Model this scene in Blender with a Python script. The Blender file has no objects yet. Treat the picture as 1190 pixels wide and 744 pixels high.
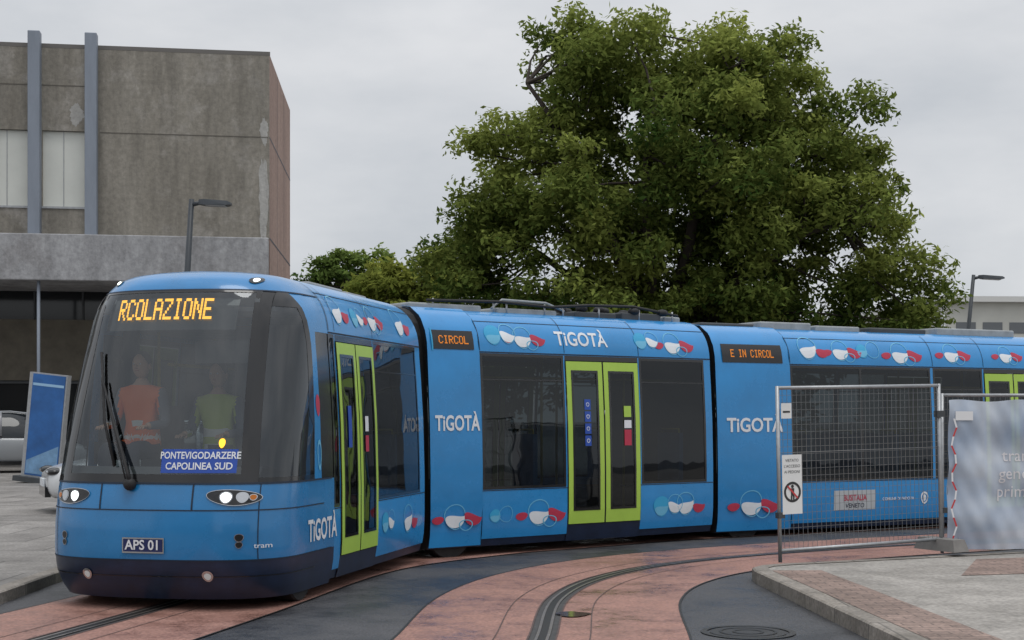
import bpy, bmesh, math, random
import numpy as np
from mathutils import Matrix, Vector
random.seed(3); rng=np.random.default_rng(5)
S=bpy.context.scene
S.view_settings.view_transform='Standard'; S.view_settings.look='None'; S.view_settings.exposure=0
COL=S.collection

# ---------------------------------------------------------------- materials
MATS={}
def mat(name,col,rough=.5,metal=0,var=0,scale=4,bump=0,bscale=40,coat=0,emit=None,estr=1,rvar=0,stretch=None):
    if name in MATS: return MATS[name]
    m=bpy.data.materials.new(name); m.use_nodes=True; nt=m.node_tree; N=nt.nodes; L=nt.links
    b=N['Principled BSDF']; b.inputs['Roughness'].default_value=rough; b.inputs['Metallic'].default_value=metal
    c=tuple(col)+(1,)
    b.inputs['Base Color'].default_value=c
    b.inputs['Coat Weight'].default_value=coat; b.inputs['Coat Roughness'].default_value=.08
    tc=N.new('ShaderNodeTexCoord'); mp=N.new('ShaderNodeMapping'); L.new(tc.outputs['Object'],mp.inputs[0])
    if stretch: mp.inputs['Scale'].default_value=stretch
    if var>0 or rvar>0:
        n=N.new('ShaderNodeTexNoise'); n.inputs['Scale'].default_value=scale; n.inputs['Detail'].default_value=8; n.inputs['Roughness'].default_value=.65
        L.new(mp.outputs[0],n.inputs['Vector'])
        if var>0:
            r=N.new('ShaderNodeValToRGB'); r.color_ramp.elements[0].position=.3; r.color_ramp.elements[1].position=.7
            r.color_ramp.elements[0].color=tuple(x*(1-var) for x in col)+(1,)
            r.color_ramp.elements[1].color=tuple(min(1,x*(1+var)) for x in col)+(1,)
            L.new(n.outputs['Fac'],r.inputs[0]); L.new(r.outputs[0],b.inputs['Base Color'])
        if rvar>0:
            mr=N.new('ShaderNodeMapRange'); mr.inputs['From Min'].default_value=.35; mr.inputs['From Max'].default_value=.65
            mr.inputs['To Min'].default_value=rough-rvar; mr.inputs['To Max'].default_value=rough+rvar
            L.new(n.outputs['Fac'],mr.inputs[0]); L.new(mr.outputs[0],b.inputs['Roughness'])
    if bump>0:
        n2=N.new('ShaderNodeTexNoise'); n2.inputs['Scale'].default_value=bscale; n2.inputs['Detail'].default_value=4
        L.new(tc.outputs['Object'],n2.inputs['Vector'])
        bp=N.new('ShaderNodeBump'); bp.inputs['Strength'].default_value=bump; bp.inputs['Distance'].default_value=.02
        L.new(n2.outputs['Fac'],bp.inputs['Height']); L.new(bp.outputs[0],b.inputs['Normal'])
    if emit: 
        b.inputs['Emission Color'].default_value=tuple(emit)+(1,); b.inputs['Emission Strength'].default_value=estr
    MATS[name]=m; return m

def glass(name,tint,rough=.02,base=.06,gain=.9):
    if name in MATS: return MATS[name]
    m=bpy.data.materials.new(name); m.use_nodes=True; nt=m.node_tree; N=nt.nodes; L=nt.links; N.clear()
    o=N.new('ShaderNodeOutputMaterial'); mx=N.new('ShaderNodeMixShader'); t=N.new('ShaderNodeBsdfTransparent'); g=N.new('ShaderNodeBsdfGlossy')
    t.inputs[0].default_value=tuple(tint)+(1,); g.inputs['Roughness'].default_value=rough; g.inputs[0].default_value=(.92,.96,1,1)
    f=N.new('ShaderNodeLayerWeight'); f.inputs['Blend'].default_value=.5
    p=N.new('ShaderNodeMath'); p.operation='POWER'; p.inputs[1].default_value=4.5; L.new(f.outputs['Facing'],p.inputs[0])
    q=N.new('ShaderNodeMath'); q.operation='MULTIPLY_ADD'; q.inputs[1].default_value=gain; q.inputs[2].default_value=base; q.use_clamp=True; L.new(p.outputs[0],q.inputs[0])
    tc=N.new('ShaderNodeTexCoord'); n=N.new('ShaderNodeTexNoise'); n.inputs['Scale'].default_value=1.3; L.new(tc.outputs['Object'],n.inputs['Vector'])
    bp=N.new('ShaderNodeBump'); bp.inputs['Strength'].default_value=.12; bp.inputs['Distance'].default_value=.05
    L.new(n.outputs['Fac'],bp.inputs['Height']); L.new(bp.outputs[0],g.inputs['Normal'])
    L.new(q.outputs[0],mx.inputs[0]); L.new(t.outputs[0],mx.inputs[1]); L.new(g.outputs[0],mx.inputs[2]); L.new(mx.outputs[0],o.inputs[0])
    MATS[name]=m; return m

BLUE=mat('tram_blue_paint',(.013,.235,.56),rough=.3,coat=.5,var=.14,scale=1.2,rvar=.06)
BLUE2=mat('tram_blue_front',(.014,.185,.44),rough=.28,coat=.5,var=.15,scale=1.5,rvar=.06)
NAVY=mat('tram_navy_skirt',(.010,.020,.05),rough=.35,var=.3,scale=5)
BLACK=mat('gloss_black',(.010,.010,.011),rough=.12,coat=.3)
RUB=mat('black_rubber',(.015,.015,.016),rough=.7,var=.3,scale=10)
SEAM=mat('seam_black',(.006,.018,.04),rough=.6)
LIME=mat('door_lime_paint',(.38,.58,.08),rough=.35,var=.06,scale=3)
WHITE=mat('white_vinyl',(.72,.75,.78),rough=.4,var=.06)
RED=mat('red_vinyl',(.45,.03,.07),rough=.4,var=.08)
LBLUE=mat('light_blue_vinyl',(.14,.45,.66),rough=.4,var=.05)
TEAL=mat('teal_vinyl',(.03,.34,.60),rough=.4,var=.05)
ORANGE=mat('led_orange',(.1,.04,0),emit=(1,.46,.03),estr=2.4)
ORANGE2=mat('led_orange_dim',(.1,.04,0),emit=(1,.30,.03),estr=.65)
LAMP=mat('lamp_white_lit',(.8,.8,.8),emit=(.9,1,.9),estr=4)
LAMPD=mat('lamp_white_dim',(.5,.52,.52),rough=.2,emit=(.9,1,1),estr=.1)
CHROME=mat('chrome',(.55,.56,.58),rough=.2,metal=1)
GREY=mat('grey_roof_unit',(.30,.32,.33),rough=.5,var=.2,scale=6)
DGREY=mat('dark_grey_metal',(.05,.055,.06),rough=.5,var=.2)
STEEL=mat('galvanised_steel',(.38,.39,.40),rough=.45,metal=.6,var=.15,scale=12)
WIRE=mat('fence_wire',(.20,.205,.21),rough=.6,metal=.3)
INTER=mat('interior_grey',(.30,.31,.32),rough=.7,var=.1)
SEAT=mat('seat_blue',(.03,.14,.30),rough=.8,var=.2)
YEL=mat('yellow_pole',(.6,.45,.03),rough=.4)
WGL=glass('windscreen_glass',(.60,.64,.64),base=.085)
DGL=glass('dark_side_glass',(.17,.20,.21),base=.045,gain=1.0)
QGL=glass('quarter_glass',(.34,.37,.38),base=.09,gain=1.0)
SIGNB=mat('sign_blue',(.015,.06,.30),rough=.4,emit=(.01,.05,.35),estr=.15)

# ---------------------------------------------------------------- mesh helpers
def empty(name):
    e=bpy.data.objects.new(name,None); COL.objects.link(e); return e
def mk(name,verts,faces,mats,fm=None,smooth=False,parent=None,M=None):
    me=bpy.data.meshes.new(name); me.from_pydata([tuple(v) for v in verts],[],faces)
    if not isinstance(mats,(list,tuple)): mats=[mats]
    for m in mats: me.materials.append(m)
    if fm is not None: me.polygons.foreach_set('material_index',fm)
    if smooth: me.polygons.foreach_set('use_smooth',[True]*len(me.polygons))
    me.update()
    o=bpy.data.objects.new(name,me); COL.objects.link(o)
    if parent: o.parent=parent
    if M is not None: o.matrix_local=M
    return o
class G:
    def __init__(s): s.v=[];s.f=[];s.m=[];s.mats=[];s.sm=[]
    def mi(s,m):
        if m not in s.mats: s.mats.append(m)
        return s.mats.index(m)
    def add(s,vs,fs,m,sm=False):
        b=len(s.v); s.v+= [tuple(v) for v in vs]; s.f+=[tuple(i+b for i in f) for f in fs]; k=s.mi(m); s.m+=[k]*len(fs); s.sm+=[sm]*len(fs)
    def box(s,x0,x1,y0,y1,z0,z1,m,M=None):
        vs=[(x,y,z) for z in (z0,z1) for y in (y0,y1) for x in (x0,x1)]
        if M is not None: vs=[tuple(M@Vector(v)) for v in vs]
        s.add(vs,[(0,2,3,1),(4,5,7,6),(0,1,5,4),(2,6,7,3),(0,4,6,2),(1,3,7,5)],m)
    def tube(s,pts,rad,m,seg=8,cap=True):
        pts=[Vector(p) for p in pts]; n=len(pts)
        if not isinstance(rad,(list,tuple)): rad=[rad]*n
        vs=[]
        for i,p in enumerate(pts):
            d=(pts[min(i+1,n-1)]-pts[max(i-1,0)]).normalized()
            a=d.cross(Vector((0,0,1)) if abs(d.z)<.9 else Vector((1,0,0))).normalized(); b=d.cross(a)
            for k in range(seg):
                t=2*math.pi*k/seg; vs.append(p+(a*math.cos(t)+b*math.sin(t))*rad[i])
        fs=[(i*seg+k,i*seg+(k+1)%seg,(i+1)*seg+(k+1)%seg,(i+1)*seg+k) for i in range(n-1) for k in range(seg)]
        if cap: fs+=[tuple(range(seg)),tuple(range((n-1)*seg,n*seg))]
        s.add(vs,fs,m,True)
    def ball(s,c,r,m,seg=14,rings=9,M=None):
        if not isinstance(r,(tuple,list)): r=(r,r,r)
        vs=[]
        for i in range(rings+1):
            th=math.pi*i/rings
            for k in range(seg):
                ph=2*math.pi*k/seg
                v=Vector((r[0]*math.sin(th)*math.cos(ph),r[1]*math.sin(th)*math.sin(ph),r[2]*math.cos(th)))
                if M is not None: v=M@v
                vs.append(v+Vector(c))
        fs=[(i*seg+k,i*seg+(k+1)%seg,(i+1)*seg+(k+1)%seg,(i+1)*seg+k) for i in range(rings) for k in range(seg)]
        s.add(vs,fs,m,True)
    def out(s,name,parent=None,M=None,recalc=True,bevel=0):
        o=mk(name,s.v,s.f,s.mats or [INTER],s.m,False,parent,M)
        o.data.polygons.foreach_set('use_smooth',s.sm)
        if recalc:
            bm=bmesh.new(); bm.from_mesh(o.data); bmesh.ops.recalc_face_normals(bm,faces=bm.faces); bm.to_mesh(o.data); bm.free()
        if bevel:
            md=o.modifiers.new('bev','BEVEL'); md.width=bevel; md.segments=2; md.limit_method='ANGLE'
        return o

def textmesh(txt,size,bold=.0,align='CENTER',sx=1.0):
    cu=bpy.data.curves.new('t','FONT'); cu.body=txt; cu.size=size; cu.align_x=align; cu.align_y='CENTER'; cu.offset=bold*size; cu.resolution_u=3
    o=bpy.data.objects.new('t',cu); COL.objects.link(o); bpy.context.view_layer.update()
    dg=bpy.context.evaluated_depsgraph_get(); me=bpy.data.meshes.new_from_object(o.evaluated_get(dg))
    vs=[(v.co.x*sx,v.co.y) for v in me.vertices]; fs=[tuple(p.vertices) for p in me.polygons]
    bpy.data.objects.remove(o); bpy.data.meshes.remove(me)
    return vs,fs
DOTS={'R':["11110","10001","10001","11110","10100","10010","10001"],'C':["01110","10001","10000","10000","10000","10001","01110"],
'O':["01110","10001","10001","10001","10001","10001","01110"],'L':["10000"]*6+["11111"],'A':["01110","10001","10001","11111","10001","10001","10001"],
'Z':["11111","00001","00010","00100","01000","10000","11111"],'I':["01110","00100","00100","00100","00100","00100","01110"],
'N':["10001","11001","10101","10101","10011","10001","10001"],'E':["11111","10000","10000","11110","10000","10000","11111"],' ':["00000"]*7}
def led(g,fn,txt,a,b,wd,h,m,off):
    n=len(txt)*6-1; px=wd/n; pz=h/7; x0=a-wd/2; vs=[];fs=[]
    for i,ch in enumerate(txt):
        for r in range(7):
            for c in range(5):
                if DOTS[ch][r][c]=='1':
                    x=x0+(i*6+c)*px; z=b+h/2-(r+1)*pz; k=len(vs)
                    e=.04
                    vs+=[fn(x+px*e,z+pz*e,off),fn(x+px*(1.25-e),z+pz*e,off),fn(x+px*(1.25-e),z+pz*(1-e),off),fn(x+px*e,z+pz*(1-e),off)]
                    fs.append((k,k+1,k+2,k+3))
    g.add(vs,fs,m)

# ---------------------------------------------------------------- tram surfaces
WZ=[(.1,1.06),(.2,1.09),(.32,1.11),(.5,1.12),(1.0,1.12),(1.6,1.105),(2.1,1.075),(2.35,1.055)]
ZT=2.96
def w(z):
    if z<=2.35: return float(np.interp(z,[a for a,b in WZ],[b for a,b in WZ]))
    r=min(1,(z-2.35)/.61); return .45+.605*max(0,(1-r**2.4))**(1/2.4)
def side(y,z,sd=1,off=0):
    e=.01; zz=min(z,2.94); dw=(w(zz+e)-w(zz-e))/(2*e); n=math.hypot(1,dw)
    return (sd*(w(z)+off/n),y,z-off*dw/n)
Y0Z=[.1,.2,.34,.5,.7,.9,1.08,1.4,1.8,2.2,2.5,2.7,2.8,2.87,2.92,2.96]
Y0V=[.16,.08,.02,.0,.0,.02,.06,.13,.24,.36,.46,.53,.58,.65,.76,.96]
def y0(z): return float(np.interp(z,Y0Z,Y0V))
def dd(z): return float(np.interp(z,[.1,1.0,2.5,2.8,2.95],[.85,.88,.95,.9,.6]))
def nn(z): return float(np.interp(z,[.1,1.0,2.8,2.95],[2.9,2.8,2.5,2.3]))
YC=1.6
def ring(q,z,off=0):
    sg=-1 if q<0 else 1; a=abs(q)
    def P(a,z):
        n=nn(z)
        if a<=1:
            ph=a*math.pi/2; return w(z)*abs(math.sin(ph))**(2/n), y0(z)+dd(z)*(1-max(0,math.cos(ph))**(2/n))
        ys=y0(z)+dd(z); return w(z), ys+(a-1)*(YC-ys)
    x,y=P(a,z)
    if off:
        e=.01
        x1,y1=P(max(0,a-e),z); x2,y2=P(min(2,a+e),z)
        z1=max(.1,z-e); z2=min(ZT,z+e)
        u1=P(a,z1);u2=P(a,z2)
        T=Vector((x2-x1,y2-y1,0)); U=Vector((u2[0]-u1[0],u2[1]-u1[1],z2-z1))
        n=T.cross(U)
        if n.length>1e-9:
            n.normalize()
            if n.x-n.y<0: n=-n
            return (sg*(x+n.x*off),y+n.y*off,z+n.z*off)
    return (sg*x,y,z)
def q_x(x,z): 
    n=nn(z); return math.asin(min(1,(x/w(z)))**(n/2))/(math.pi/2)
def q_y(y,z):
    n=nn(z); r=(y-y0(z))/dd(z)
    if r>=1: ys=y0(z)+dd(z); return 1+(y-ys)/(YC-ys)
    return math.acos((1-max(r,0))**(n/2))/(math.pi/2)
def front(x,z,off=0):
    s=-1 if x<0 else 1
    return ring(s*max(1e-4,q_x(abs(x),z)),z,off)
def zl(z0,z1,n):
    if z1>2.8: return [z0+(z1-z0)*math.sin(k/n*math.pi/2) for k in range(n+1)]
    return [z0+(z1-z0)*k/n for k in range(n+1)]
def cpatch(g,qa,qb,z0,z1,m,nq=20,nz=8,off=0):
    vs=[]
    zs=zl(z0,z1,nz)
    for z in zs:
        a=qa(z) if callable(qa) else qa; b=qb(z) if callable(qb) else qb
        for k in range(nq+1): vs.append(ring(a+(b-a)*k/nq,z,off))
    fs=[(i*(nq+1)+k,i*(nq+1)+k+1,(i+1)*(nq+1)+k+1,(i+1)*(nq+1)+k) for i in range(nz) for k in range(nq)]
    g.add(vs,fs,m,True)
def spatch(g,ya,yb,z0,z1,m,sd=1,off=0,nz=None,ny=1):
    nz=nz or max(1,int((z1-z0)/.12)+1)
    if z1>2.8: nz=10
    zs=zl(z0,z1,nz); vs=[side(ya+(yb-ya)*k/ny,z,sd,off) for z in zs for k in range(ny+1)]
    fs=[(i*(ny+1)+k,i*(ny+1)+k+1,(i+1)*(ny+1)+k+1,(i+1)*(ny+1)+k) for i in range(nz) for k in range(ny)]
    g.add(vs,fs,m,True)
def maptext(g,fn,txt,a,b,size,m,bold=.02,off=.006,sx=1,shear=0,align='CENTER'):
    vs,fs=textmesh(txt,size,bold,align,sx)
    g.add([fn(a+x+shear*y,b+y,off) for x,y in vs],fs,m)
def blob(g,fn,a,b,ra,rb,m,rot=0,off=.004,ring0=0,part=(0,1)):
    n=26; rr=3; vs=[];fs=[]
    c,s=math.cos(rot),math.sin(rot)
    for i in range(rr+1):
        r=ring0+(1-ring0)*i/rr
        for k in range(n+1):
            t=2*math.pi*(part[0]+(part[1]-part[0])*k/n)
            x=ra*r*math.cos(t)*(1+.18*math.sin(t)); y=rb*r*math.sin(t)
            vs.append(fn(a+x*c-y*s,b+x*s+y*c,off))
    for i in range(rr):
        for k in range(n): fs.append((i*(n+1)+k,i*(n+1)+k+1,(i+1)*(n+1)+k+1,(i+1)*(n+1)+k))
    g.add(vs,fs,m)
def bowl(g,fn,a,b,r,m,rot=0,off=.005,dip=.30,up=.12):
    """rounded, half-filled bubble: lower half of a circle under a wavy liquid line"""
    n=30; c,s=math.cos(rot),math.sin(rot); low=[];top=[]
    for k in range(n+1):
        t=math.pi*k/n; x=-r*math.cos(t); y=-r*.92*math.sin(t)**.9
        yt=r*up*math.sin(2*math.pi*k/n)+r*.10*math.sin(math.pi*k/n)
        low.append((x,y)); top.append((x,yt))
    vs=[]
    for i in range(4):
        for k in range(n+1):
            x=low[k][0]; y=low[k][1]+(top[k][1]-low[k][1])*i/3
            vs.append(fn(a+x*c-y*s,b+x*s+y*c,off))
    g.add(vs,[(i*(n+1)+k,i*(n+1)+k+1,(i+1)*(n+1)+k+1,(i+1)*(n+1)+k) for i in range(3) for k in range(n)],m)
def balloons(g,fn,a,b,s=1,kind=0):
    if kind==0:
        blob(g,fn,a,b+.0*s,.135*s,.135*s,LBLUE,.2,.004,.93)
        bowl(g,fn,a,b,.125*s,WHITE,.12,.005)
        bowl(g,fn,a+.235*s,b+.01*s,.115*s,RED,-.15,.006)
        blob(g,fn,a-.22*s,b-.03*s,.075*s,.04*s,RED,.1,.005,0)
        blob(g,fn,a+.14*s,b-.09*s,.09*s,.06*s,LBLUE,.0,.007,.85)
    elif kind==1:
        blob(g,fn,a,b,.12*s,.12*s,TEAL,.2,.004)
        bowl(g,fn,a,b-.01*s,.105*s,LBLUE,.2,.005)
        bowl(g,fn,a+.22*s,b+.02*s,.11*s,WHITE,-.15,.006); blob(g,fn,a+.22*s,b+.02*s,.12*s,.12*s,LBLUE,-.15,.007,.93)
    elif kind==2:
        bowl(g,fn,a,b+.02*s,.13*s,WHITE,.3,.005); blob(g,fn,a,b+.02*s,.14*s,.14*s,LBLUE,0,.006,.93)
        bowl(g,fn,a+.22*s,b,.10*s,RED,.1,.006)
    else:
        blob(g,fn,a,b,.13*s,.12*s,LBLUE,.5,.006,.93)
        blob(g,fn,a-.2*s,b-.02*s,.10*s,.10*s,TEAL,.5,.005,.0); bowl(g,fn,a-.2*s,b-.02*s,.09*s,LBLUE,.2,.006)

tram=empty('tram')
def fr(ox,oy,oz,deg): return Matrix.Translation((ox,oy,oz))@Matrix.Rotation(-math.radians(deg),4,'Z')
M1=fr(-3.1,12.3,0,12.8); M2=fr(-1.625,17.69,-.02,52.9); M3=fr(2.246,20.70,-.06,62.7)
L1,L2,L3=4.6,4.56,6.6

def frame(g,ya,yb,z0,z1,t,m,sd,off):
    spatch(g,ya,yb,z0,z0+t,m,sd,off); spatch(g,ya,yb,z1-t,z1,m,sd,off)
    spatch(g,ya,ya+t,z0+t,z1-t,m,sd,off); spatch(g,yb-t,yb,z0+t,z1-t,m,sd,off)
def module(M,ya,yb,panels,windows,doors,name,endcap=(True,True)):
    g=G(); gg=G(); gi=G()
    for sd in (1,-1):
        cuts=sorted([(a,b,'w') for a,b in windows]+[(a,b,'d') for a,b in doors])
        y=ya
        def lower(a,b):
            spatch(g,a,b,.22,.80,BLUE,sd); spatch(g,a,b,.13,.22,NAVY,sd,-.01)
        for a,b,k in cuts:
            if a>y+1e-4:
                lower(y,a); spatch(g,y,a,.80,2.42,BLUE,sd)
            if k=='w':
                lower(a,b); spatch(gg,a,b,.80,2.42,DGL,sd,-.004)
                frame(g,a,b,.80,2.42,.035,BLACK,sd,.001)
                if b-a>.9 and b-a<2: spatch(g,a,b,2.10,2.115,BLACK,sd,.0)
                if b-a>2: 
                    for yy in (a+1.25,): spatch(g,yy-.02,yy+.02,.8,2.42,BLACK,sd,.0)
            else:
                spatch(g,a,b,.13,.33,NAVY,sd,.0); spatch(g,a,b,2.36,2.42,BLACK,sd,0)
                mid=(a+b)/2
                for p,q in ((a+.012,mid-.012),(mid+.012,b-.012)):
                    t=.085; o=.012
                    spatch(g,p,q,.34,.34+.17,LIME,sd,o); spatch(g,p,q,2.35-.12,2.35,LIME,sd,o)
                    spatch(g,p,p+t,.51,2.23,LIME,sd,o); spatch(g,q-t,q,.51,2.23,LIME,sd,o)
                    frame(g,p+t-.012,q-t+.012,.50,2.24,.03,BLACK,sd,o+.003)
                    spatch(gg,p+t,q-t,.51,2.23,DGL,sd,o-.004)
                spatch(g,mid-.013,mid+.013,.34,2.35,RUB,sd,.004); spatch(g,a,a+.013,.34,2.36,RUB,sd,.004); spatch(g,b-.013,b,.34,2.36,RUB,sd,.004)
            y=b
        if y<yb: lower(y,yb); spatch(g,y,yb,.80,2.42,BLUE,sd)
        spatch(g,ya,yb,2.42,ZT,BLUE,sd)
        spatch(g,ya,yb,2.425,2.44,SEAM,sd,.003); spatch(g,ya,yb,2.80,2.808,SEAM,sd,.003)
        spatch(g,ya,yb,.785,.795,SEAM,sd,.003)
        for a,b in panels:
            spatch(g,a,b,.16,ZT,BLUE,sd,.028,nz=18)
            for yy in (a,b):
                zs=[.16+(2.93-.16)*k/20 for k in range(21)]
                vs=[side(yy,z,sd,.0) for z in zs]+[side(yy,z,sd,.028) for z in zs]
                g.add(vs,[(k,k+1,22+k,21+k) for k in range(20)],SEAM)
            spatch(g,b,b+.012,.2,2.9,SEAM,sd,.004)
        for yy in [ya+.02]+[a for a,b,k in cuts]: spatch(g,yy-.004,yy+.004,2.45,2.9,SEAM,sd,.004)
    g.add([(-.46,ya,ZT-.002),(.46,ya,ZT-.002),(.46,yb,ZT-.002),(-.46,yb,ZT-.002)],[(0,1,2,3)],GREY)
    zs=[.13,.3,.8,1.5,2.2,2.4,2.55,2.7,2.8,2.88,2.92,2.945]
    for yy,on in ((ya,endcap[0]),(yb,endcap[1])):
        if not on: continue
        ringv=[(w(z)-.004,yy,z) for z in zs]+[(-w(z)+.004,yy,z) for z in reversed(zs)]
        g.add(ringv,[tuple(range(len(ringv)))],RUB)
    gi.box(-1.04,1.04,ya+.02,yb-.02,.28,.34,DGREY); gi.box(-.98,.98,ya+.02,yb-.02,2.46,2.5,INTER)
    yy=ya+.45
    while yy<yb-.5:
        if not any(a-.25<yy<b+.25 for a,b in doors):
            for x in (-.95,.52):
                gi.box(x,x+.42,yy,yy+.4,.72,.80,SEAT); gi.box(x,x+.42,yy+.38,yy+.45,.75,1.45,SEAT); gi.box(x+.05,x+.37,yy+.05,yy+.35,.34,.72,DGREY)
                gi.tube([(x+.05,yy+.42,1.4),(x+.05,yy+.42,1.5),(x+.37,yy+.42,1.5),(x+.37,yy+.42,1.4)],.014,YEL)
        yy+=.82
    for a,b in doors:
        for x in (-.7,.7):
            for yk in (a-.08,b+.08): gi.tube([(x,yk,.34),(x,yk,2.46)],.017,YEL)
    gi.tube([(-.6,ya+.1,2.15),(-.6,yb-.1,2.15)],.016,YEL); gi.tube([(.6,ya+.1,2.15),(.6,yb-.1,2.15)],.016,YEL)
    gi.box(-.7,.7,ya+.1,yb-.1,.14,.28,RUB)
    g.out(name+'_shell',tram,M,recalc=False); gg.out(name+'_glazing',tram,M,recalc=False); gi.out(name+'_interior',tram,M)

module(M1,YC,L1,[],[(YC,1.76),(2.92,4.42)],[(1.78,2.90)],'front_car',(False,True))
module(M2,0,L2,[(0,.735)],[(.76,2.03),(3.28,4.44)],[(2.05,3.26)],'middle_car')
module(M3,0,L3,[(0,1.25)],[(1.28,3.85),(3.9,4.88)],[(4.91,6.1)],'rear_car',(True,False))

def wheels(M,ys):
    g=G()
    for y in ys:
        for x in (-.92,.92):
            s=24; r=.31
            vs=[];
            for xx,rr in ((x-.1,r*.96),(x-.08,r),(x+.08,r),(x+.1,r*.96)):
                vs+=[(xx,y+rr*math.cos(2*math.pi*k/s),.31+rr*math.sin(2*math.pi*k/s)) for k in range(s)]
            fs=[(i*s+k,i*s+(k+1)%s,(i+1)*s+(k+1)%s,(i+1)*s+k) for i in range(3) for k in range(s)]+[tuple(range(s)),tuple(range(3*s,4*s))]
            g.add(vs,fs,RUB,False)
    g.out('wheels',tram,M)
wheels(M1,[1.0]); wheels(M2,[.36]); wheels(M3,[.5,7.2])

def nose(M,prefix):
    g=G(); gg=G()
    xs=lambda z: float(np.interp(z,[1.08,2.76],[.83,.74]))
    qs=lambda z:q_x(xs(z),z)
    qp=lambda z:q_x(xs(z)+.085,z)
    qe=lambda z:q_y(float(np.interp(z,[1.08,2.3,2.6,2.76],[1.08,1.16,1.12,1.02])),z)
    qw=lambda z:q_y(1.27,z)
    cpatch(g,-2,2,.1,.44,NAVY,100,8)
    cpatch(g,-2,2,.44,1.08,BLUE2,100,12)
    cpatch(g,-2,2,2.76,ZT,BLUE2,100,10)
    cpatch(gg,lambda z:-qs(z),qs,1.08,2.76,WGL,40,18,.002)
    cpatch(g,lambda z:-qs(z),qs,1.08,1.16,BLACK,40,2,.004); cpatch(g,lambda z:-qs(z),qs,2.735,2.76,BLACK,40,2,.004)
    for s in (1,-1):
        cpatch(g,lambda z:s*(qs(z)-.035),lambda z:s*qs(z),1.16,2.735,BLACK,2,14,.004)
        cpatch(g,lambda z:s*qs(z),lambda z:s*qp(z),1.08,2.76,BLACK,4,14,.0)
        cpatch(gg,lambda z:s*qp(z),lambda z:s*qe(z),1.08,2.76,QGL,14,14,.002)
        cpatch(g,lambda z:s*qp(z),lambda z:s*qe(z),1.08,1.13,BLACK,14,2,.004)
        cpatch(g,lambda z:s*qp(z),lambda z:s*qe(z),2.62,2.76,BLACK,14,3,.004)
        cpatch(g,lambda z:s*(qe(z)-.05),lambda z:s*qe(z),1.13,2.62,BLACK,2,14,.004)
        cpatch(g,lambda z:s*qe(z),lambda z:s*qw(z),1.08,2.42,BLUE,6,14)
        cpatch(g,lambda z:s*qe(z),2*s,2.42,2.76,BLUE,10,6)
        cpatch(g,lambda z:s*qw(z),2*s,1.08,2.42,BLACK,8,14,-.004)
        for x in (.42,.93):
            cpatch(g,lambda z:s*(q_x(x,z)-.004),lambda z:s*(q_x(x,z)+.004),.45 if x>.5 else .86,1.075,SEAM,1,10,.004)
    cpatch(g,-1.6,1.6,.855,.865,SEAM,80,1,.004); cpatch(g,-1.9,1.9,1.075,1.09,SEAM,90,1,.006); cpatch(g,-1.9,1.9,.435,.447,SEAM,90,1,.004)
    cpatch(g,-1.9,1.9,2.752,2.764,SEAM,90,1,.005)
    cpatch(g,-1.3,1.3,.30,.308,BLACK,80,1,.004)
    rv=[ring(-2+4*k/60,ZT-.001) for k in range(61)]
    g.add(rv,[tuple(range(61))],BLUE2)
    bv=[ring(-2+4*k/60,.1) for k in range(61)]; g.add(bv,[tuple(range(61))],RUB)
    for s in (1,-1):
        c=.74*s
        blob(g,front,c,.965,.20,.062,BLACK,-.06*s,.012)
        blob(g,front,c,.965,.205,.067,CHROME,-.06*s,.010,.93)
        for dx,mm,r in ((-.05*s,LAMP,.040),(.07*s,CHROME,.036),(.145*s,mat('indicator_amber',(.5,.15,.01),rough=.3),.022)):
            blob(g,front,c+dx,.965,r*1.25,r*1.25,CHROME,0,.016,.75); blob(g,front,c+dx,.965,r,r,mm,0,.018)
        for zz,rr in ((.63,.03),(.57,.024)): blob(g,front,.80*s,zz,rr,rr,BLACK,0,.008); blob(g,front,.80*s,zz,rr*1.15,rr*1.15,CHROME,0,.009,.88)
        blob(g,front,.55*s,.31,.045,.045,CHROME,0,.01,.6); blob(g,front,.55*s,.31,.028,.028,LAMPD,0,.012)
        blob(g,front,.66*s,2.85,.05,.03,BLACK,0,.008); blob(g,front,.66*s,2.85,.022,.016,LAMP,0,.012)
    g.out(prefix+'_nose_shell',tram,M,recalc=False); gg.out(prefix+'_windscreen',tram,M,recalc=False)
    gi=G()
    gi.box(-1.0,1.0,.45,YC,.28,.34,DGREY)
    vs=[];
    for k in range(13):
        x=-.9+1.8*k/12; f=front(x,1.12,-.03); vs+= [(x,f[1],1.10),(x,f[1]+.10,1.22),(x,f[1]+.55,1.16),(x,f[1]+.6,.5)]
    gi.add(vs,[(k*4+j,k*4+j+1,k*4+5+j,k*4+4+j) for k in range(12) for j in range(3)],DGREY)
    gi.box(-.85,.85,.8,YC,2.58,2.62,INTER)
    gi.box(-.75,-.35,1.42,1.52,.9,1.75,DGREY); gi.box(-.75,-.35,1.05,1.5,.85,.95,DGREY)
    gi.box(.15,1.0,YC-.05,YC,.34,2.5,DGREY)
    gi.box(-1.0,-.85,YC-.05,YC,.34,2.5,DGREY)
    gi.box(.12,.62,.75,.77,2.12,2.32,DGREY); gi.box(.30,.52,.62,.66,1.22,1.40,BLACK); gi.box(-.85,-.65,.72,.76,1.22,1.42,BLACK)
    gi.out(prefix+'_cab_interior',tram,M)
nose(M1,'front_cab')
nose(M3@Matrix.Translation((0,L3+YC,0))@Matrix.Rotation(math.pi,4,'Z'),'rear_cab')

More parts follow.
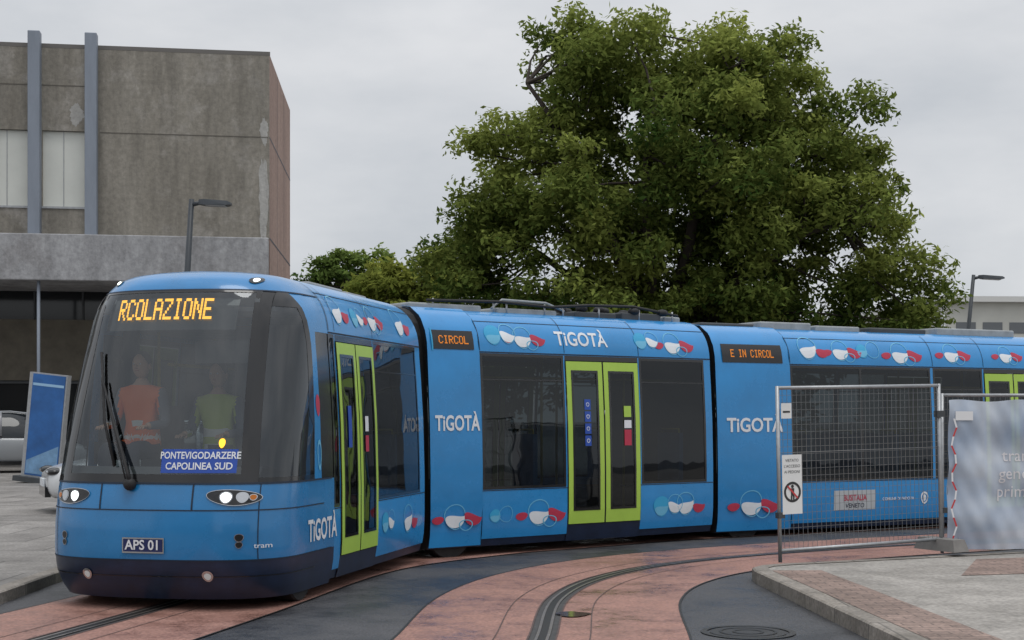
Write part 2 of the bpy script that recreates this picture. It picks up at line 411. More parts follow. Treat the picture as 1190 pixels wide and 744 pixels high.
def fpatch(g,x0,x1,z0,z1,m,off,n=12,nz=3):
    vs=[front(x0+(x1-x0)*k/n,z0+(z1-z0)*j/nz,off) for j in range(nz+1) for k in range(n+1)]
    g.add(vs,[(j*(n+1)+k,j*(n+1)+k+1,(j+1)*(n+1)+k+1,(j+1)*(n+1)+k) for j in range(nz) for k in range(n)],m)
g=G(); fpatch(g,-.70,.60,2.42,2.75,BLACK,-.05); g.out('destination_display_box',tram,M1)
g=G(); led(g,front,'RCOLAZIONE',-.08,2.60,.92,.19,ORANGE,-.03); g.out('led_text',tram,M1)
g=G(); fpatch(g,.12,.75,1.17,1.37,SIGNB,.008); 
maptext(g,front,'PONTEVIGODARZERE',.44,1.315,.082,WHITE,.02,.012,.82); maptext(g,front,'CAPOLINEA SUD',.44,1.225,.082,WHITE,.02,.012,.9)
blob(g,front,.62,1.42,.025,.04,ORANGE,0,.01)
g.out('route_board',tram,M1)
g=G(); fpatch(g,-.19,.19,.50,.63,CHROME,.012,6,1); fpatch(g,-.178,.178,.512,.618,mat('plate_navy',(.01,.02,.10),rough=.4),.016,6,1); maptext(g,front,'APS 01',0,.565,.115,WHITE,.02,.02,.95)
maptext(g,front,'tram',.96,.56,.06,WHITE,.005,.008)
g.out('fleet_number_plate',tram,M1)
g=G()
g.tube([front(-.13,1.08,.05),front(-.15,1.16,.07),front(-.52,1.95,.05)],[.022,.016,.009],RUB); g.tube([front(-.17,1.10,.05),front(-.24,1.3,.06),front(-.52,1.95,.045)],.007,RUB)
g.tube([front(-.30,1.22,.03),front(-.45,1.6,.035),front(-.60,2.2,.03)],.013,RUB); g.ball(front(-.14,1.07,.03),.055,RUB)
g.out('wiper',tram,M1)

# livery graphics
sf=lambda a,b,o:side(a,b,1,o)
g=G()
maptext(g,sf,'TiGOTÀ',1.28,.62,.27,WHITE,.022,.006,.75)
for y,z,s,k in ((1.95,2.64,1.0,2),(2.45,2.62,.8,1),(3.0,2.64,1.0,0),(3.95,2.64,1.1,2),(3.15,.55,.9,1),(3.95,.52,1.1,2)): balloons(g,sf,y,z,s,k)
blob(g,sf,1.22,1.75,.05,.1,RED); blob(g,sf,1.22,1.3,.05,.14,LBLUE,0,.004,.7)
g.out('front_car_livery',tram,M1)
g=G(); sp=lambda a,b,o:side(a,b,1,o+.028)
maptext(g,sp,'TiGOTÀ',.385,1.58,.245,WHITE,.025,.006,.70)
maptext(g,sf,'TiGOTÀ',2.35,2.62,.24,WHITE,.02,.006,.95)
for y,z,s,k in ((.98,2.64,1.0,1),(1.42,2.62,1.0,0),(3.35,2.64,.9,1),(3.90,2.62,1.1,0),(1.60,.50,1.2,0),(1.1,.5,.8,3),(3.62,.50,1.1,1),(4.05,.50,1.1,2)): balloons(g,sf,y,z,s,k)
balloons(g,sp,.34,.5,1.1,0)
spatch(g,.08,.66,2.45,2.66,BLACK,1,.033); spatch(g,.06,.08,2.43,2.68,TEAL,1,.034)
led(g,sp,'CIRCOL',.37,2.555,.42,.09,ORANGE2,.009)
g.out('middle_car_livery',tram,M2)
g=G()
maptext(g,sp,'TiGOTÀ',.62,1.58,.26,WHITE,.025,.006,.98)
for y,z,s,k in ((1.62,2.64,1.15,2),(2.2,2.64,1.1,0),(2.8,2.66,1.0,3),(3.3,2.62,1.2,0),(4.3,2.64,1.1,0),(5.4,2.64,1,0)): balloons(g,sf,y,z,s,k)
balloons(g,sp,.55,.52,1.35,0)
spatch(g,.12,1.13,2.44,2.68,BLACK,1,.033); led(g,sp,'E IN CIRCOL',.62,2.56,.72,.10,ORANGE2,.009)
spatch(g,2.0,2.75,.38,.66,mat('operator_panel_grey',(.45,.48,.50),rough=.5),1,.004); maptext(g,sf,'BUSITALIA',2.38,.55,.12,RED,.02,.007,.75); maptext(g,sf,'VENETO',2.38,.44,.09,NAVY,.01,.007)
maptext(g,sf,'COMUNE DI PADOVA',3.18,.52,.06,WHITE,.01,.006); blob(g,sf,3.68,.52,.07,.09,WHITE,0,.005,.7); blob(g,sf,3.68,.52,.03,.05,WHITE)
g.out('rear_car_livery',tram,M3)
g=G()
for k in range(4): spatch(g,2.33,2.43,1.30+.15*k,1.43+.15*k,SIGNB,1,.016)
for k in range(4): blob(g,sf,2.38,1.365+.15*k,.026,.026,WHITE,0,.019,.7)
spatch(g,2.98,3.1,1.52,1.62,WHITE,1,.016); spatch(g,2.98,3.1,1.66,1.8,LIME,1,.016); spatch(g,2.98,3.1,1.3,1.5,RED,1,.016)
g.out('door_stickers',tram,M2)
g=G()
spatch(g,2.0,2.1,1.35,1.75,SIGNB,1,.016); spatch(g,2.5,2.6,1.5,1.65,WHITE,1,.016); spatch(g,2.5,2.6,1.3,1.46,RED,1,.016); g.out('door_stickers',tram,M1)

def bellows(Ma,ya,Mb,yb,name):
    zs=[.25,.8,1.5,2.1,2.4,2.6,2.75,2.85,2.91,2.94]
    prof=[(w(z),z) for z in zs]+[(-w(z),z) for z in reversed(zs)]
    g=G(); K=13; n=len(prof); vs=[]
    for i in range(K):
        t=i/(K-1); sc=.93 if i%2==0 else .86
        for x,z in prof:
            a=Ma@Vector((x*sc,ya,z)); b=Mb@Vector((x*sc,yb,z)); vs.append(a.lerp(b,t))
    g.add(vs,[(i*n+k,i*n+(k+1)%n,(i+1)*n+(k+1)%n,(i+1)*n+k) for i in range(K-1) for k in range(n)],RUB)
    g.out(name,tram)
bellows(M1,L1,M2,0,'bellows'); bellows(M2,L2,M3,0,'bellows_rear')

def roofkit(M,items,name):
    g=G()
    for it in items:
        x0,x1,a,b,h,m=it; g.box(x0,x1,a,b,2.93,2.96+h,m)
    return g.out(name,tram,M,bevel=.02)
roofkit(M1,[(-.5,.5,2.6,3.6,.05,GREY),(-.5,.5,3.7,4.4,.04,GREY)],'roof_units')
roofkit(M2,[(-.3,.62,.05,1.1,.06,GREY),(-.3,.6,1.35,2.3,.05,GREY),(-.3,.6,2.6,3.3,.06,DGREY),(-.3,.6,3.4,4.1,.08,DGREY),(.2,.55,4.2,4.5,.06,GREY)],'roof_units')
roofkit(M3,[(-.3,.6,.1,1.0,.05,DGREY),(-.3,.62,1.1,2.0,.09,GREY),(-.3,.62,2.08,2.9,.06,GREY),(-.3,.6,3.1,4.2,.06,DGREY),(.1,.62,4.4,6.0,.09,GREY)],'roof_units')
g=G()
g.tube([(.62,.3,3.05),(.62,1.4,3.08),(.62,2.2,3.05),(.62,2.8,3.1),(.6,3.6,3.12),(.6,4.4,3.03)],.018,RUB)
g.tube([(.55,1.3,3.0),(.5,1.5,3.12),(.5,2.2,3.11),(.5,2.5,3.02)],.014,GREY)
for y in (.4,1.3,1.5,2.1,2.4,3.0,3.7,4.3): g.tube([(.6,y,2.92),(.6,y,3.08)],.012,STEEL); 
for k in range(10): g.ball((.3+.3*math.sin(k*2.3),2.6+k*.17,3.06),(.07,.09,.05),RUB,8,5)
g.out('roof_cables',tram,M2)

# ---------------------------------------------------------------- people
SKIN=mat('skin',(.50,.30,.21),rough=.55,var=.08); HAIR=mat('dark_hair',(.03,.02,.015),rough=.7)
def person(name,M,vest,shirt,sit=False,arm=0):
    root=empty(name); root.matrix_world=M
    P=[(0,0,.95,.15),(0,0,1.15,.14),(0,0,1.38,.165),(0,0,1.5,.07),(0,-.01,1.58,.055)]
    E=[(0,1),(1,2),(2,3),(3,4)]
    def add(par,p):
        P.append(p); E.append((par,len(P)-1)); return len(P)-1
    for s in (-1,1):
        a=add(2,(s*.19,0,1.42,.075)); 
        b=add(a,(s*.26,-.05,1.14,.05)); c=add(b,(s*.2,-.32,1.12,.036)); 
        if sit:
            k=add(0,(s*.11,-.05,.9,.1)); k=add(k,(s*.13,-.45,.92,.075)); k=add(k,(s*.13,-.48,.5,.05)); k=add(k,(s*.13,-.62,.45,.04))
        else:
            k=add(0,(s*.1,0,.86,.1)); k=add(k,(s*.11,-.02,.5,.07)); k=add(k,(s*.11,.02,.09,.045)); k=add(k,(s*.11,-.13,.05,.04))
    me=bpy.data.meshes.new(name+'_b'); me.from_pydata([p[:3] for p in P],E,[]); o=bpy.data.objects.new(name+'_b',me); COL.objects.link(o)
    sk=o.modifiers.new('s','SKIN'); 
    for i,p in enumerate(P): me.skin_vertices[0].data[i].radius=(p[3],p[3]*(.72 if i in(0,1,2) else 1))
    me.skin_vertices[0].data[0].use_root=True
    ss=o.modifiers.new('u','SUBSURF'); ss.levels=2; ss.render_levels=2
    bpy.context.view_layer.update(); dg=bpy.context.evaluated_depsgraph_get()
    m2=bpy.data.meshes.new_from_object(o.evaluated_get(dg)); bpy.data.objects.remove(o)
    pants=mat('trousers_navy',(.02,.025,.04),rough=.9,var=.2); refl=mat('reflective_tape',(.75,.75,.72),rough=.3)
    m2.materials.clear()
    for m in (pants,vest,shirt,SKIN,refl): m2.materials.append(m)
    for p in m2.polygons:
        c=p.center; p.use_smooth=True
        if c.z>1.5: k=3
        elif c.z<.95 or (sit and c.y<-.2 and c.z<1.0): k=0
        elif c.y<-.29: k=3
        elif abs(c.x)>.2 : k=2
        elif 1.13<c.z<1.18 or 1.0<c.z<1.04: k=4
        else: k=1
        p.material_index=k
    b=bpy.data.objects.new('body',m2); COL.objects.link(b); b.parent=root
    g=G()
    g.ball((0,-.02,1.68),(.077,.095,.118),SKIN,18,12); g.ball((0,.005,1.715),(.084,.098,.10),HAIR,18,12)
    g.ball((0,-.118,1.665),(.013,.02,.022),SKIN,8,6)
    for s in (-1,1):
        g.ball((s*.03,-.103,1.69),(.013,.008,.009),WHITE,8,6); g.ball((s*.03,-.110,1.69),.005,BLACK,6,5); g.ball((s*.08,0,1.67),(.012,.022,.032),SKIN,8,6)
        g.ball((s*.2,-.36,1.115),(.038,.05,.018),SKIN,10,7)
        for f in range(4):
            x=s*.2+(f-1.5)*.019; l=.07-.012*abs(f-1.4); g.tube([(x,-.395,1.115),(x,-.395-l*.6,1.112),(x,-.395-l,1.09)],[.009,.0085,.006],SKIN,6)
        g.tube([(s*.165,-.35,1.11),(s*.145,-.385,1.10),(s*.15,-.41,1.09)],[.011,.010,.007],SKIN,6)
    g.ball((0,-.108,1.63),(.022,.007,.006),mat('lips',(.35,.12,.1)),8,5)
    g.out('head_and_hands',root)
    return root
VO=mat('vest_orange',(.92,.20,.05),rough=.7); VY=mat('vest_yellow',(.45,.55,.07),rough=.7)
SH=mat('shirt_grey',(.16,.17,.20),rough=.9)
person('tram_driver',M1@Matrix.Translation((-.58,1.12,.44)),VO,SH,True)
person('passenger',M1@Matrix.Translation((.0,1.52,.36)),VY,SH,False)

# ---------------------------------------------------------------- ground
def asphalt_mat():
    m=bpy.data.materials.new('asphalt'); m.use_nodes=True; nt=m.node_tree;N=nt.nodes;L=nt.links;b=N['Principled BSDF']
    tc=N.new('ShaderNodeTexCoord')
    n=N.new('ShaderNodeTexNoise'); n.inputs['Scale'].default_value=.6; n.inputs['Detail'].default_value=12; n.inputs['Roughness'].default_value=.75
    n2=N.new('ShaderNodeTexNoise'); n2.inputs['Scale'].default_value=45; n2.inputs['Detail'].default_value=5
    v=N.new('ShaderNodeTexVoronoi'); v.inputs['Scale'].default_value=90
    for q in (n,n2,v): L.new(tc.outputs['Object'],q.inputs['Vector'])
    r=N.new('ShaderNodeValToRGB'); r.color_ramp.elements[0].position=.36; r.color_ramp.elements[0].color=(.024,.025,.029,1); r.color_ramp.elements[1].position=.64; r.color_ramp.elements[1].color=(.080,.080,.086,1)
    L.new(n.outputs['Fac'],r.inputs[0])
    mx=N.new('ShaderNodeMix'); mx.data_type='RGBA'; mx.blend_type='OVERLAY'; mx.inputs[0].default_value=.9
    L.new(r.outputs[0],mx.inputs[6]); L.new(n2.outputs['Fac'],mx.inputs[7]); L.new(mx.outputs[2],b.inputs['Base Color'])
    mr=N.new('ShaderNodeMapRange'); mr.inputs['From Min'].default_value=.4;mr.inputs['From Max'].default_value=.6; mr.inputs['To Min'].default_value=.32; mr.inputs['To Max'].default_value=.75
    L.new(n.outputs['Fac'],mr.inputs[0]); L.new(mr.outputs[0],b.inputs['Roughness'])
    bp=N.new('ShaderNodeBump'); bp.inputs['Strength'].default_value=.5; bp.inputs['Distance'].default_value=.008; L.new(v.outputs['Distance'],bp.inputs['Height']); L.new(bp.outputs[0],b.inputs['Normal'])
    return m
ASP=asphalt_mat()
mk('ground',[(-400,-400,0),(400,-400,0),(400,400,0),(-400,400,0)],[(0,1,2,3)],ASP)
def pink_mat():
    m=bpy.data.materials.new('red_resin_lane'); m.use_nodes=True; nt=m.node_tree;N=nt.nodes;L=nt.links;b=N['Principled BSDF']
    tc=N.new('ShaderNodeTexCoord')
    n=N.new('ShaderNodeTexNoise'); n.inputs['Scale'].default_value=.9; n.inputs['Detail'].default_value=12; n.inputs['Roughness'].default_value=.78
    n2=N.new('ShaderNodeTexNoise'); n2.inputs['Scale'].default_value=38; n2.inputs['Detail'].default_value=5
    for q in (n,n2): L.new(tc.outputs['Object'],q.inputs['Vector'])
    r=N.new('ShaderNodeValToRGB'); e=r.color_ramp.elements; e[0].position=.32; e[0].color=(.11,.065,.054,1); e[1].position=.64; e[1].color=(.36,.195,.155,1)
    x=e.new(.45); x.color=(.26,.135,.107,1)
    L.new(n.outputs['Fac'],r.inputs[0])
    mx=N.new('ShaderNodeMix'); mx.data_type='RGBA'; mx.blend_type='OVERLAY'; mx.inputs[0].default_value=.8
    L.new(r.outputs[0],mx.inputs[6]); L.new(n2.outputs['Fac'],mx.inputs[7]); L.new(mx.outputs[2],b.inputs['Base Color'])
    mr=N.new('ShaderNodeMapRange'); mr.inputs['From Min'].default_value=.40;mr.inputs['From Max'].default_value=.56; mr.inputs['To Min'].default_value=.25; mr.inputs['To Max'].default_value=.75
    L.new(n.outputs['Fac'],mr.inputs[0]); L.new(mr.outputs[0],b.inputs['Roughness'])
    bp=N.new('ShaderNodeBump'); bp.inputs['Strength'].default_value=.3; bp.inputs['Distance'].default_value=.006; L.new(n2.outputs['Fac'],bp.inputs['Height']); L.new(bp.outputs[0],b.inputs['Normal'])
    return m
PINK=pink_mat()
def spline(pts,n=12):
    out=[];P=[Vector(p) for p in pts];P=[2*P[0]-P[1]]+P+[2*P[-1]-P[-2]]
    for i in range(1,len(P)-2):
        for k in range(n):
            t=k/n;a,b,c,d=P[i-1:i+3]
            out.append(.5*((2*b)+(c-a)*t+(2*a-5*b+4*c-d)*t*t+(3*b-a-3*c+d)*t**3))
    out.append(P[-2]); return out
def strip(g,path,o0,o1,z,m):
    vs=[];n=len(path)
    for i,p in enumerate(path):
        d=(path[min(i+1,n-1)]-path[max(i-1,0)]).normalized(); r=Vector((d.y,-d.x))
        for o in (o0,o1): q=p+r*o; vs.append((q.x,q.y,z))
    g.add(vs,[(2*i,2*i+1,2*i+3,2*i+2) for i in range(n-1)],m)
RAILC=mat('rail_bed_filler',(.045,.043,.042),rough=.6,var=.35,scale=8); GROOVE=mat('rail_groove',(.012,.011,.010),rough=.5)
RSTEEL=mat('rail_steel',(.40,.36,.33),rough=.3,metal=.7,var=.25,scale=15)
JOINT=mat('lane_joint',(.09,.06,.055),rough=.8,var=.4,scale=12)
t1=spline([(-4.9,4.5),(-4.1,8),(-3.1,12.3),(-2.25,16.0),(-.9,18.1),(.45,19.3),(2.25,20.7),(7.3,23.3),(14,26.8),(40,40)])
t2=spline([(-.9,3),(-.35,6.5),(.05,9),(.22,10.8),(.42,13.2),(.95,15.0),(1.95,16.5),(3.7,17.9),(6,19.2),(10,21.3),(16,24.4),(40,37)])
for nm,p in (('tram_track',t1),('tram_track',t2)):
    g=G()
    strip(g,p,-1.09,-.10,.006,PINK); strip(g,p,.10,1.09,.006,PINK)
    strip(g,p,-.10,.10,.004,RAILC)
    strip(g,p,-.052,-.030,.012,RSTEEL); strip(g,p,.030,.052,.012,RSTEEL); strip(g,p,-.030,.030,.008,GROOVE)
    strip(g,p,-.112,-.098,.010,JOINT); strip(g,p,.098,.112,.010,JOINT)
    strip(g,p,-.36,-.35,.010,JOINT); strip(g,p,.35,.36,.010,JOINT)
    strip(g,p,-1.105,-1.085,.009,GROOVE); strip(g,p,1.085,1.105,.009,GROOVE)
    g.out(nm,recalc=False)
WATER=mat('puddle_water',(.10,.07,.055),rough=.10)
def puddle(cx,cy,rx,ry,seed):
    r=random.Random(seed); ph=[r.random()*6 for _ in range(4)]
    vs=[(cx+rx*math.cos(t)*(1+.2*math.sin(3*t+ph[0])+.12*math.sin(5*t+ph[1])),cy+ry*math.sin(t)*(1+.2*math.sin(2*t+ph[2])),.0155) for t in [k*2*math.pi/40 for k in range(40)]]
    mk('puddle',vs,[tuple(range(40))],WATER)
puddle(.50,12.1,.14,.14,1)
g=G(); IRON=mat('cast_iron',(.05,.048,.046),rough=.5,metal=.5,var=.3,scale=20)
def ann(g,cx,cy,r0,r1,z,m,n=40):
    vs=[(cx+r*math.cos(2*math.pi*k/n),cy+r*math.sin(2*math.pi*k/n),z) for r in (r0,r1) for k in range(n)]
    g.add(vs,[(k,(k+1)%n,n+(k+1)%n,n+k) for k in range(n)],m)
ann(g,0,0,0,.29,.004,IRON); ann(g,0,0,.31,.36,.006,IRON); ann(g,0,0,.10,.12,.008,GROOVE); ann(g,0,0,.2,.22,.008,GROOVE)
g.out('manhole_cover',None,Matrix.Translation((1.80,11.15,.002)),recalc=False)

def conc_mat(name,c0,c1,tile=None,tilew=.4,tileh=.4,mortar=.012):
    m=bpy.data.materials.new(name); m.use_nodes=True; nt=m.node_tree;N=nt.nodes;L=nt.links;b=N['Principled BSDF']; b.inputs['Roughness'].default_value=.7
    tc=N.new('ShaderNodeTexCoord')
    n=N.new('ShaderNodeTexNoise'); n.inputs['Scale'].default_value=1.2; n.inputs['Detail'].default_value=12; n.inputs['Roughness'].default_value=.75
    L.new(tc.outputs['Object'],n.inputs['Vector'])
    r=N.new('ShaderNodeValToRGB'); e=r.color_ramp.elements; e[0].position=.33;e[0].color=c0+(1,);e[1].position=.66;e[1].color=c1+(1,); L.new(n.outputs['Fac'],r.inputs[0])
    src=r.outputs[0]
    if tile:
        bk=N.new('ShaderNodeTexBrick'); bk.inputs['Scale'].default_value=1; bk.inputs['Brick Width'].default_value=tilew; bk.inputs['Row Height'].default_value=tileh; bk.inputs['Mortar Size'].default_value=mortar
        bk.inputs['Color1'].default_value=(1,1,1,1); bk.inputs['Color2'].default_value=(.75,.75,.75,1); bk.inputs['Mortar'].default_value=(.45,.45,.45,1)
        L.new(tc.outputs['Object'],bk.inputs['Vector'])
        mx=N.new('ShaderNodeMix'); mx.data_type='RGBA'; mx.blend_type='MULTIPLY'; mx.inputs[0].default_value=1; L.new(src,mx.inputs[6]); L.new(bk.outputs[0],mx.inputs[7]); src=mx.outputs[2]
    n2=N.new('ShaderNodeTexNoise'); n2.inputs['Scale'].default_value=30; n2.inputs['Detail'].default_value=6; L.new(tc.outputs['Object'],n2.inputs['Vector'])
    m3=N.new('ShaderNodeMix'); m3.data_type='RGBA'; m3.blend_type='OVERLAY'; m3.inputs[0].default_value=.7; L.new(src,m3.inputs[6]); L.new(n2.outputs['Fac'],m3.inputs[7])
    L.new(m3.outputs[2],b.inputs['Base Color'])
    bp=N.new('ShaderNodeBump'); bp.inputs['Strength'].default_value=.3; bp.inputs['Distance'].default_value=.01; L.new(n2.outputs['Fac'],bp.inputs['Height']); L.new(bp.outputs[0],b.inputs['Normal'])
    return m
CONC=conc_mat('pavement_concrete',(.18,.165,.145),(.38,.352,.32))
KERB=conc_mat('kerb_stone',(.16,.14,.115),(.36,.32,.28),True,.9,.9,.01)
BRK=conc_mat('brick_paving',(.18,.125,.10),(.37,.26,.215),True,.22,.11,.008)
CONC2=conc_mat('plaza_concrete',(.16,.148,.137),(.33,.31,.29),True,1.2,1.2,.015)
def inset_path(path,o):
    n=len(path); out=[]
    for i,p in enumerate(path):
        d=(path[min(i+1,n-1)]-path[max(i-1,0)]).normalized(); out.append(p+Vector((d.y,-d.x))*o)
    return out
e=[Vector(p) for p in [(3.3,2),(2.95,6),(2.68,10),(2.5,13.0),(2.40,14.45)]]
arc=[Vector((2.40,14.45)),Vector((2.42,14.75)),Vector((2.55,14.98)),Vector((2.80,15.15))]
back=[Vector(p) for p in [(2.80,15.15),(5.2,16.25),(9,18.1),(16,21.6),(40,33)]]
edge=e[:-1]+arc[:-1]+back
g=G()
k0=edge; k1=inset_path(edge,.16); k2=inset_path(edge,.17)
n=len(edge)
vs=[]
for i in range(n):
    a,b=k0[i],k1[i]; vs+= [(a.x-0,a.y,0),(a.x,a.y,.115),(a.x+(b.x-a.x)*.12,a.y+(b.y-a.y)*.12,.128),(b.x,b.y,.128)]
g.add(vs,[(4*i+j,4*i+j+1,4*i+5+j,4*i+4+j) for i in range(n-1) for j in range(3)],KERB)
vs=[(p.x,p.y,.122) for p in k1]+[(40,2,.122)]
g.add(vs,[tuple(range(len(vs)))],CONC)
b1=inset_path(edge,.66); vs=[]
for i in range(n): a,b=k2[i],b1[i]; vs+=[(a.x,a.y,.127),(b.x,b.y,.127)]
g.add(vs,[(2*i,2*i+1,2*i+3,2*i+2) for i in range(4)],BRK)
g.add([(4.3,14.0,.127),(9,15.2,.127),(9,16.9,.127),(4.95,15.6,.127)],[(0,1,2,3)],BRK)
g.out('pavement',recalc=False)
le=spline([(-5.3,2),(-4.75,8),(-4.5,12),(-4.45,15.5),(-3.9,18.5),(-2.4,21),(0,23),(4,25.3),(12,29.3),(40,43.5)],6)
g=G(); n=len(le)
k1=inset_path(le,-.16)
vs=[]
for i in range(n):
    a,b=le[i],k1[i]; vs+=[(a.x,a.y,0),(a.x,a.y,.10),(a.x+(b.x-a.x)*.12,a.y+(b.y-a.y)*.12,.112),(b.x,b.y,.112)]
g.add(vs,[(4*i+j,4*i+j+1,4*i+5+j,4*i+4+j) for i in range(n-1) for j in range(3)],KERB)
vs=[(p.x,p.y,.106) for p in k1]+[(40,110,.106),(-80,110,.106),(-80,2,.106)]
g.add(vs,[tuple(range(len(vs)))],CONC2)
g.out('plaza_pavement',recalc=False)

# ---------------------------------------------------------------- concrete building
def facade_mat(name,c0,c1,c2,streak=(.8,.8,.12),pos=.60,amt=.5,dark=None):
    m=bpy.data.materials.new(name); m.use_nodes=True; nt=m.node_tree;N=nt.nodes;L=nt.links;b=N['Principled BSDF']; b.inputs['Roughness'].default_value=.9
    tc=N.new('ShaderNodeTexCoord'); mp=N.new('ShaderNodeMapping'); mp.inputs['Scale'].default_value=streak; L.new(tc.outputs['Object'],mp.inputs[0])
    n=N.new('ShaderNodeTexNoise'); n.inputs['Scale'].default_value=1.6; n.inputs['Detail'].default_value=10; n.inputs['Roughness'].default_value=.7; L.new(mp.outputs[0],n.inputs['Vector'])
    n2=N.new('ShaderNodeTexNoise'); n2.inputs['Scale'].default_value=.6; n2.inputs['Detail'].default_value=12; n2.inputs['Roughness'].default_value=.72; L.new(tc.outputs['Object'],n2.inputs['Vector'])
    r=N.new('ShaderNodeValToRGB'); r.color_ramp.elements[0].position=.3; r.color_ramp.elements[0].color=c0+(1,); r.color_ramp.elements[1].position=.7; r.color_ramp.elements[1].color=c1+(1,)
    L.new(n.outputs['Fac'],r.inputs[0])
    r2=N.new('ShaderNodeValToRGB'); r2.color_ramp.elements[0].position=pos; r2.color_ramp.elements[0].color=(0,0,0,1); r2.color_ramp.elements[1].position=pos+.10; r2.color_ramp.elements[1].color=(amt,amt,amt,1)
    L.new(n2.outputs['Fac'],r2.inputs[0])
    mx=N.new('ShaderNodeMix'); mx.data_type='RGBA'; L.new(r2.outputs[0],mx.inputs[0]); L.new(r.outputs[0],mx.inputs[6]); mx.inputs[7].default_value=c2+(1,)
    src=mx.outputs[2]
    if dark:
        mp2=N.new('ShaderNodeMapping'); mp2.inputs['Scale'].default_value=(1.0,1.0,.16); L.new(tc.outputs['Object'],mp2.inputs[0])
        n4=N.new('ShaderNodeTexNoise'); n4.inputs['Scale'].default_value=1.5; n4.inputs['Detail'].default_value=10; n4.inputs['Roughness'].default_value=.68; L.new(mp2.outputs[0],n4.inputs['Vector'])
        r4=N.new('ShaderNodeValToRGB'); r4.color_ramp.elements[0].position=.38; r4.color_ramp.elements[0].color=(dark,dark,dark,1); r4.color_ramp.elements[1].position=.58; r4.color_ramp.elements[1].color=(1,1,1,1)
        L.new(n4.outputs['Fac'],r4.inputs[0])
        m4=N.new('ShaderNodeMix'); m4.data_type='RGBA'; m4.blend_type='MULTIPLY'; m4.inputs[0].default_value=1; L.new(src,m4.inputs[6]); L.new(r4.outputs[0],m4.inputs[7]); src=m4.outputs[2]
    n3=N.new('ShaderNodeTexNoise'); n3.inputs['Scale'].default_value=7; n3.inputs['Detail'].default_value=8; n3.inputs['Roughness'].default_value=.7; L.new(tc.outputs['Object'],n3.inputs['Vector'])
    m3=N.new('ShaderNodeMix'); m3.data_type='RGBA'; m3.blend_type='OVERLAY'; m3.inputs[0].default_value=.6; L.new(src,m3.inputs[6]); L.new(n3.outputs['Fac'],m3.inputs[7])
    L.new(m3.outputs[2],b.inputs['Base Color'])
    bp=N.new('ShaderNodeBump'); bp.inputs['Strength'].default_value=.4; bp.inputs['Distance'].default_value=.03; L.new(n3.outputs['Fac'],bp.inputs['Height']); L.new(bp.outputs[0],b.inputs['Normal'])
    return m
WALL=facade_mat('aged_concrete_wall',(.20,.182,.152),(.33,.305,.262),(.38,.355,.32),pos=.52,amt=.75,dark=.74)
LEDGE=facade_mat('ledge_concrete',(.28,.28,.29),(.44,.44,.45),(.24,.23,.23),(.8,.8,.2),pos=.52,dark=.78)
BRICKW=facade_mat('red_render_wall',(.26,.175,.145),(.36,.25,.205),(.38,.33,.30))
FIN=mat('fin_blue_grey',(.23,.26,.31),rough=.6,var=.15,scale=2,stretch=(1,1,.2))
BLIND=mat('window_blind',(.66,.67,.62),rough=.5,var=.07,scale=1)
DGLASS=mat('dark_shop_glass',(.014,.016,.018),rough=.08)
PATCH=facade_mat('plaster_patch',(.34,.33,.31),(.46,.45,.43),(.3,.29,.27),(1,1,1))
TANW=mat('tan_inner_wall',(.13,.115,.09),rough=.8,var=.25,scale=2)
bld=empty('concrete_building'); BM=Matrix.Translation((-7.46,45,0))@Matrix.Rotation(math.radians(8.8),4,'Z'); bld.matrix_world=BM
g=G()
fx=[-5.46-1.645*k for k in range(14)]
g.box(-5.09,0,0,.3,7.1,12.8,WALL)
g.box(-30,-5.09,.0,.3,10.25,12.8,WALL); g.box(-30,-5.09,0,.3,7.1,7.93,WALL)
for x in fx: g.box(x-.02,x+.37,.0,.3,7.93,10.25,WALL)
g.box(-30,-.02,.3,8.2,7.05,12.79,BRICKW)
g.out('upper_walls',bld)
g=G()
vs=[(0,.001,.1),(.65,8.2,.1),(.65,8.2,12.78),(0,.001,12.78),(-.3,.31,.1),(-.3,8.2,.1),(-.3,8.2,12.78),(-.3,.31,12.78)]
g.add(vs,[(0,1,2,3),(4,5,6,7),(3,2,6,7),(0,1,5,4),(0,3,7,4),(1,2,6,5)],BRICKW)
for z in (7.1,10.2): g.add([(.006,.01,z),(.656,8.2,z),(.656,8.2,z+.05),(.006,.01,z+.05)],[(0,1,2,3)],SEAM)
for y in (2.7,5.4): x=.65*y/8.2; g.add([(x+.006,y,5.7),(x+.010,y+.05,5.7),(x+.010,y+.05,12.7),(x+.006,y,12.7)],[(0,1,2,3)],SEAM)
g.out('side_wall',bld)
g=G(); 
for x in fx: g.box(x,x+.35,-.38,-.002,7.0,13.15,FIN)
g.out('facade_fins',bld,bevel=.02)
g=G()
for x in fx:
    g.box(x-1.29,x-.03,.12,.2,7.94,10.24,BLIND); g.box(x-.68,x-.66,.10,.12,7.94,10.24,STEEL); g.box(x-1.29,x-.03,-.04,.2,7.90,7.96,STEEL)
g.out('windows',bld)
WJ=mat('wall_joint',(.13,.118,.10),rough=.9)
g=G(); g.box(-30,.02,-.006,.02,12.74,12.86,mat('coping_dark',(.16,.15,.14),rough=.9)) ; g.box(-5.05,-.05,-.012,-.004,10.22,10.24,WJ); g.box(-30,-5.5,-.012,-.004,11.6,11.62,WJ); g.out('roof_coping',bld)
g=G(); g.box(-30,-.02,-.8,8.1,5.67,7.05,LEDGE)
g.out('canopy_band',bld,bevel=.03)
g=G()
g.box(-30,-.3,3.2,3.4,.1,5.67,DGLASS)
for k in range(20): g.box(-30+1.5*k,-29.94+1.5*k,3.1,3.2,.1,5.67,DGREY)
g.box(-30,-.3,3.1,3.2,2.7,2.8,DGREY)
g.box(-12,-5.2,3.0,3.09,2.8,4.75,TANW)
for x in (-.8,-12.5,-19,-25): g.box(x,x+.6,0,.6,.1,5.67,WALL)
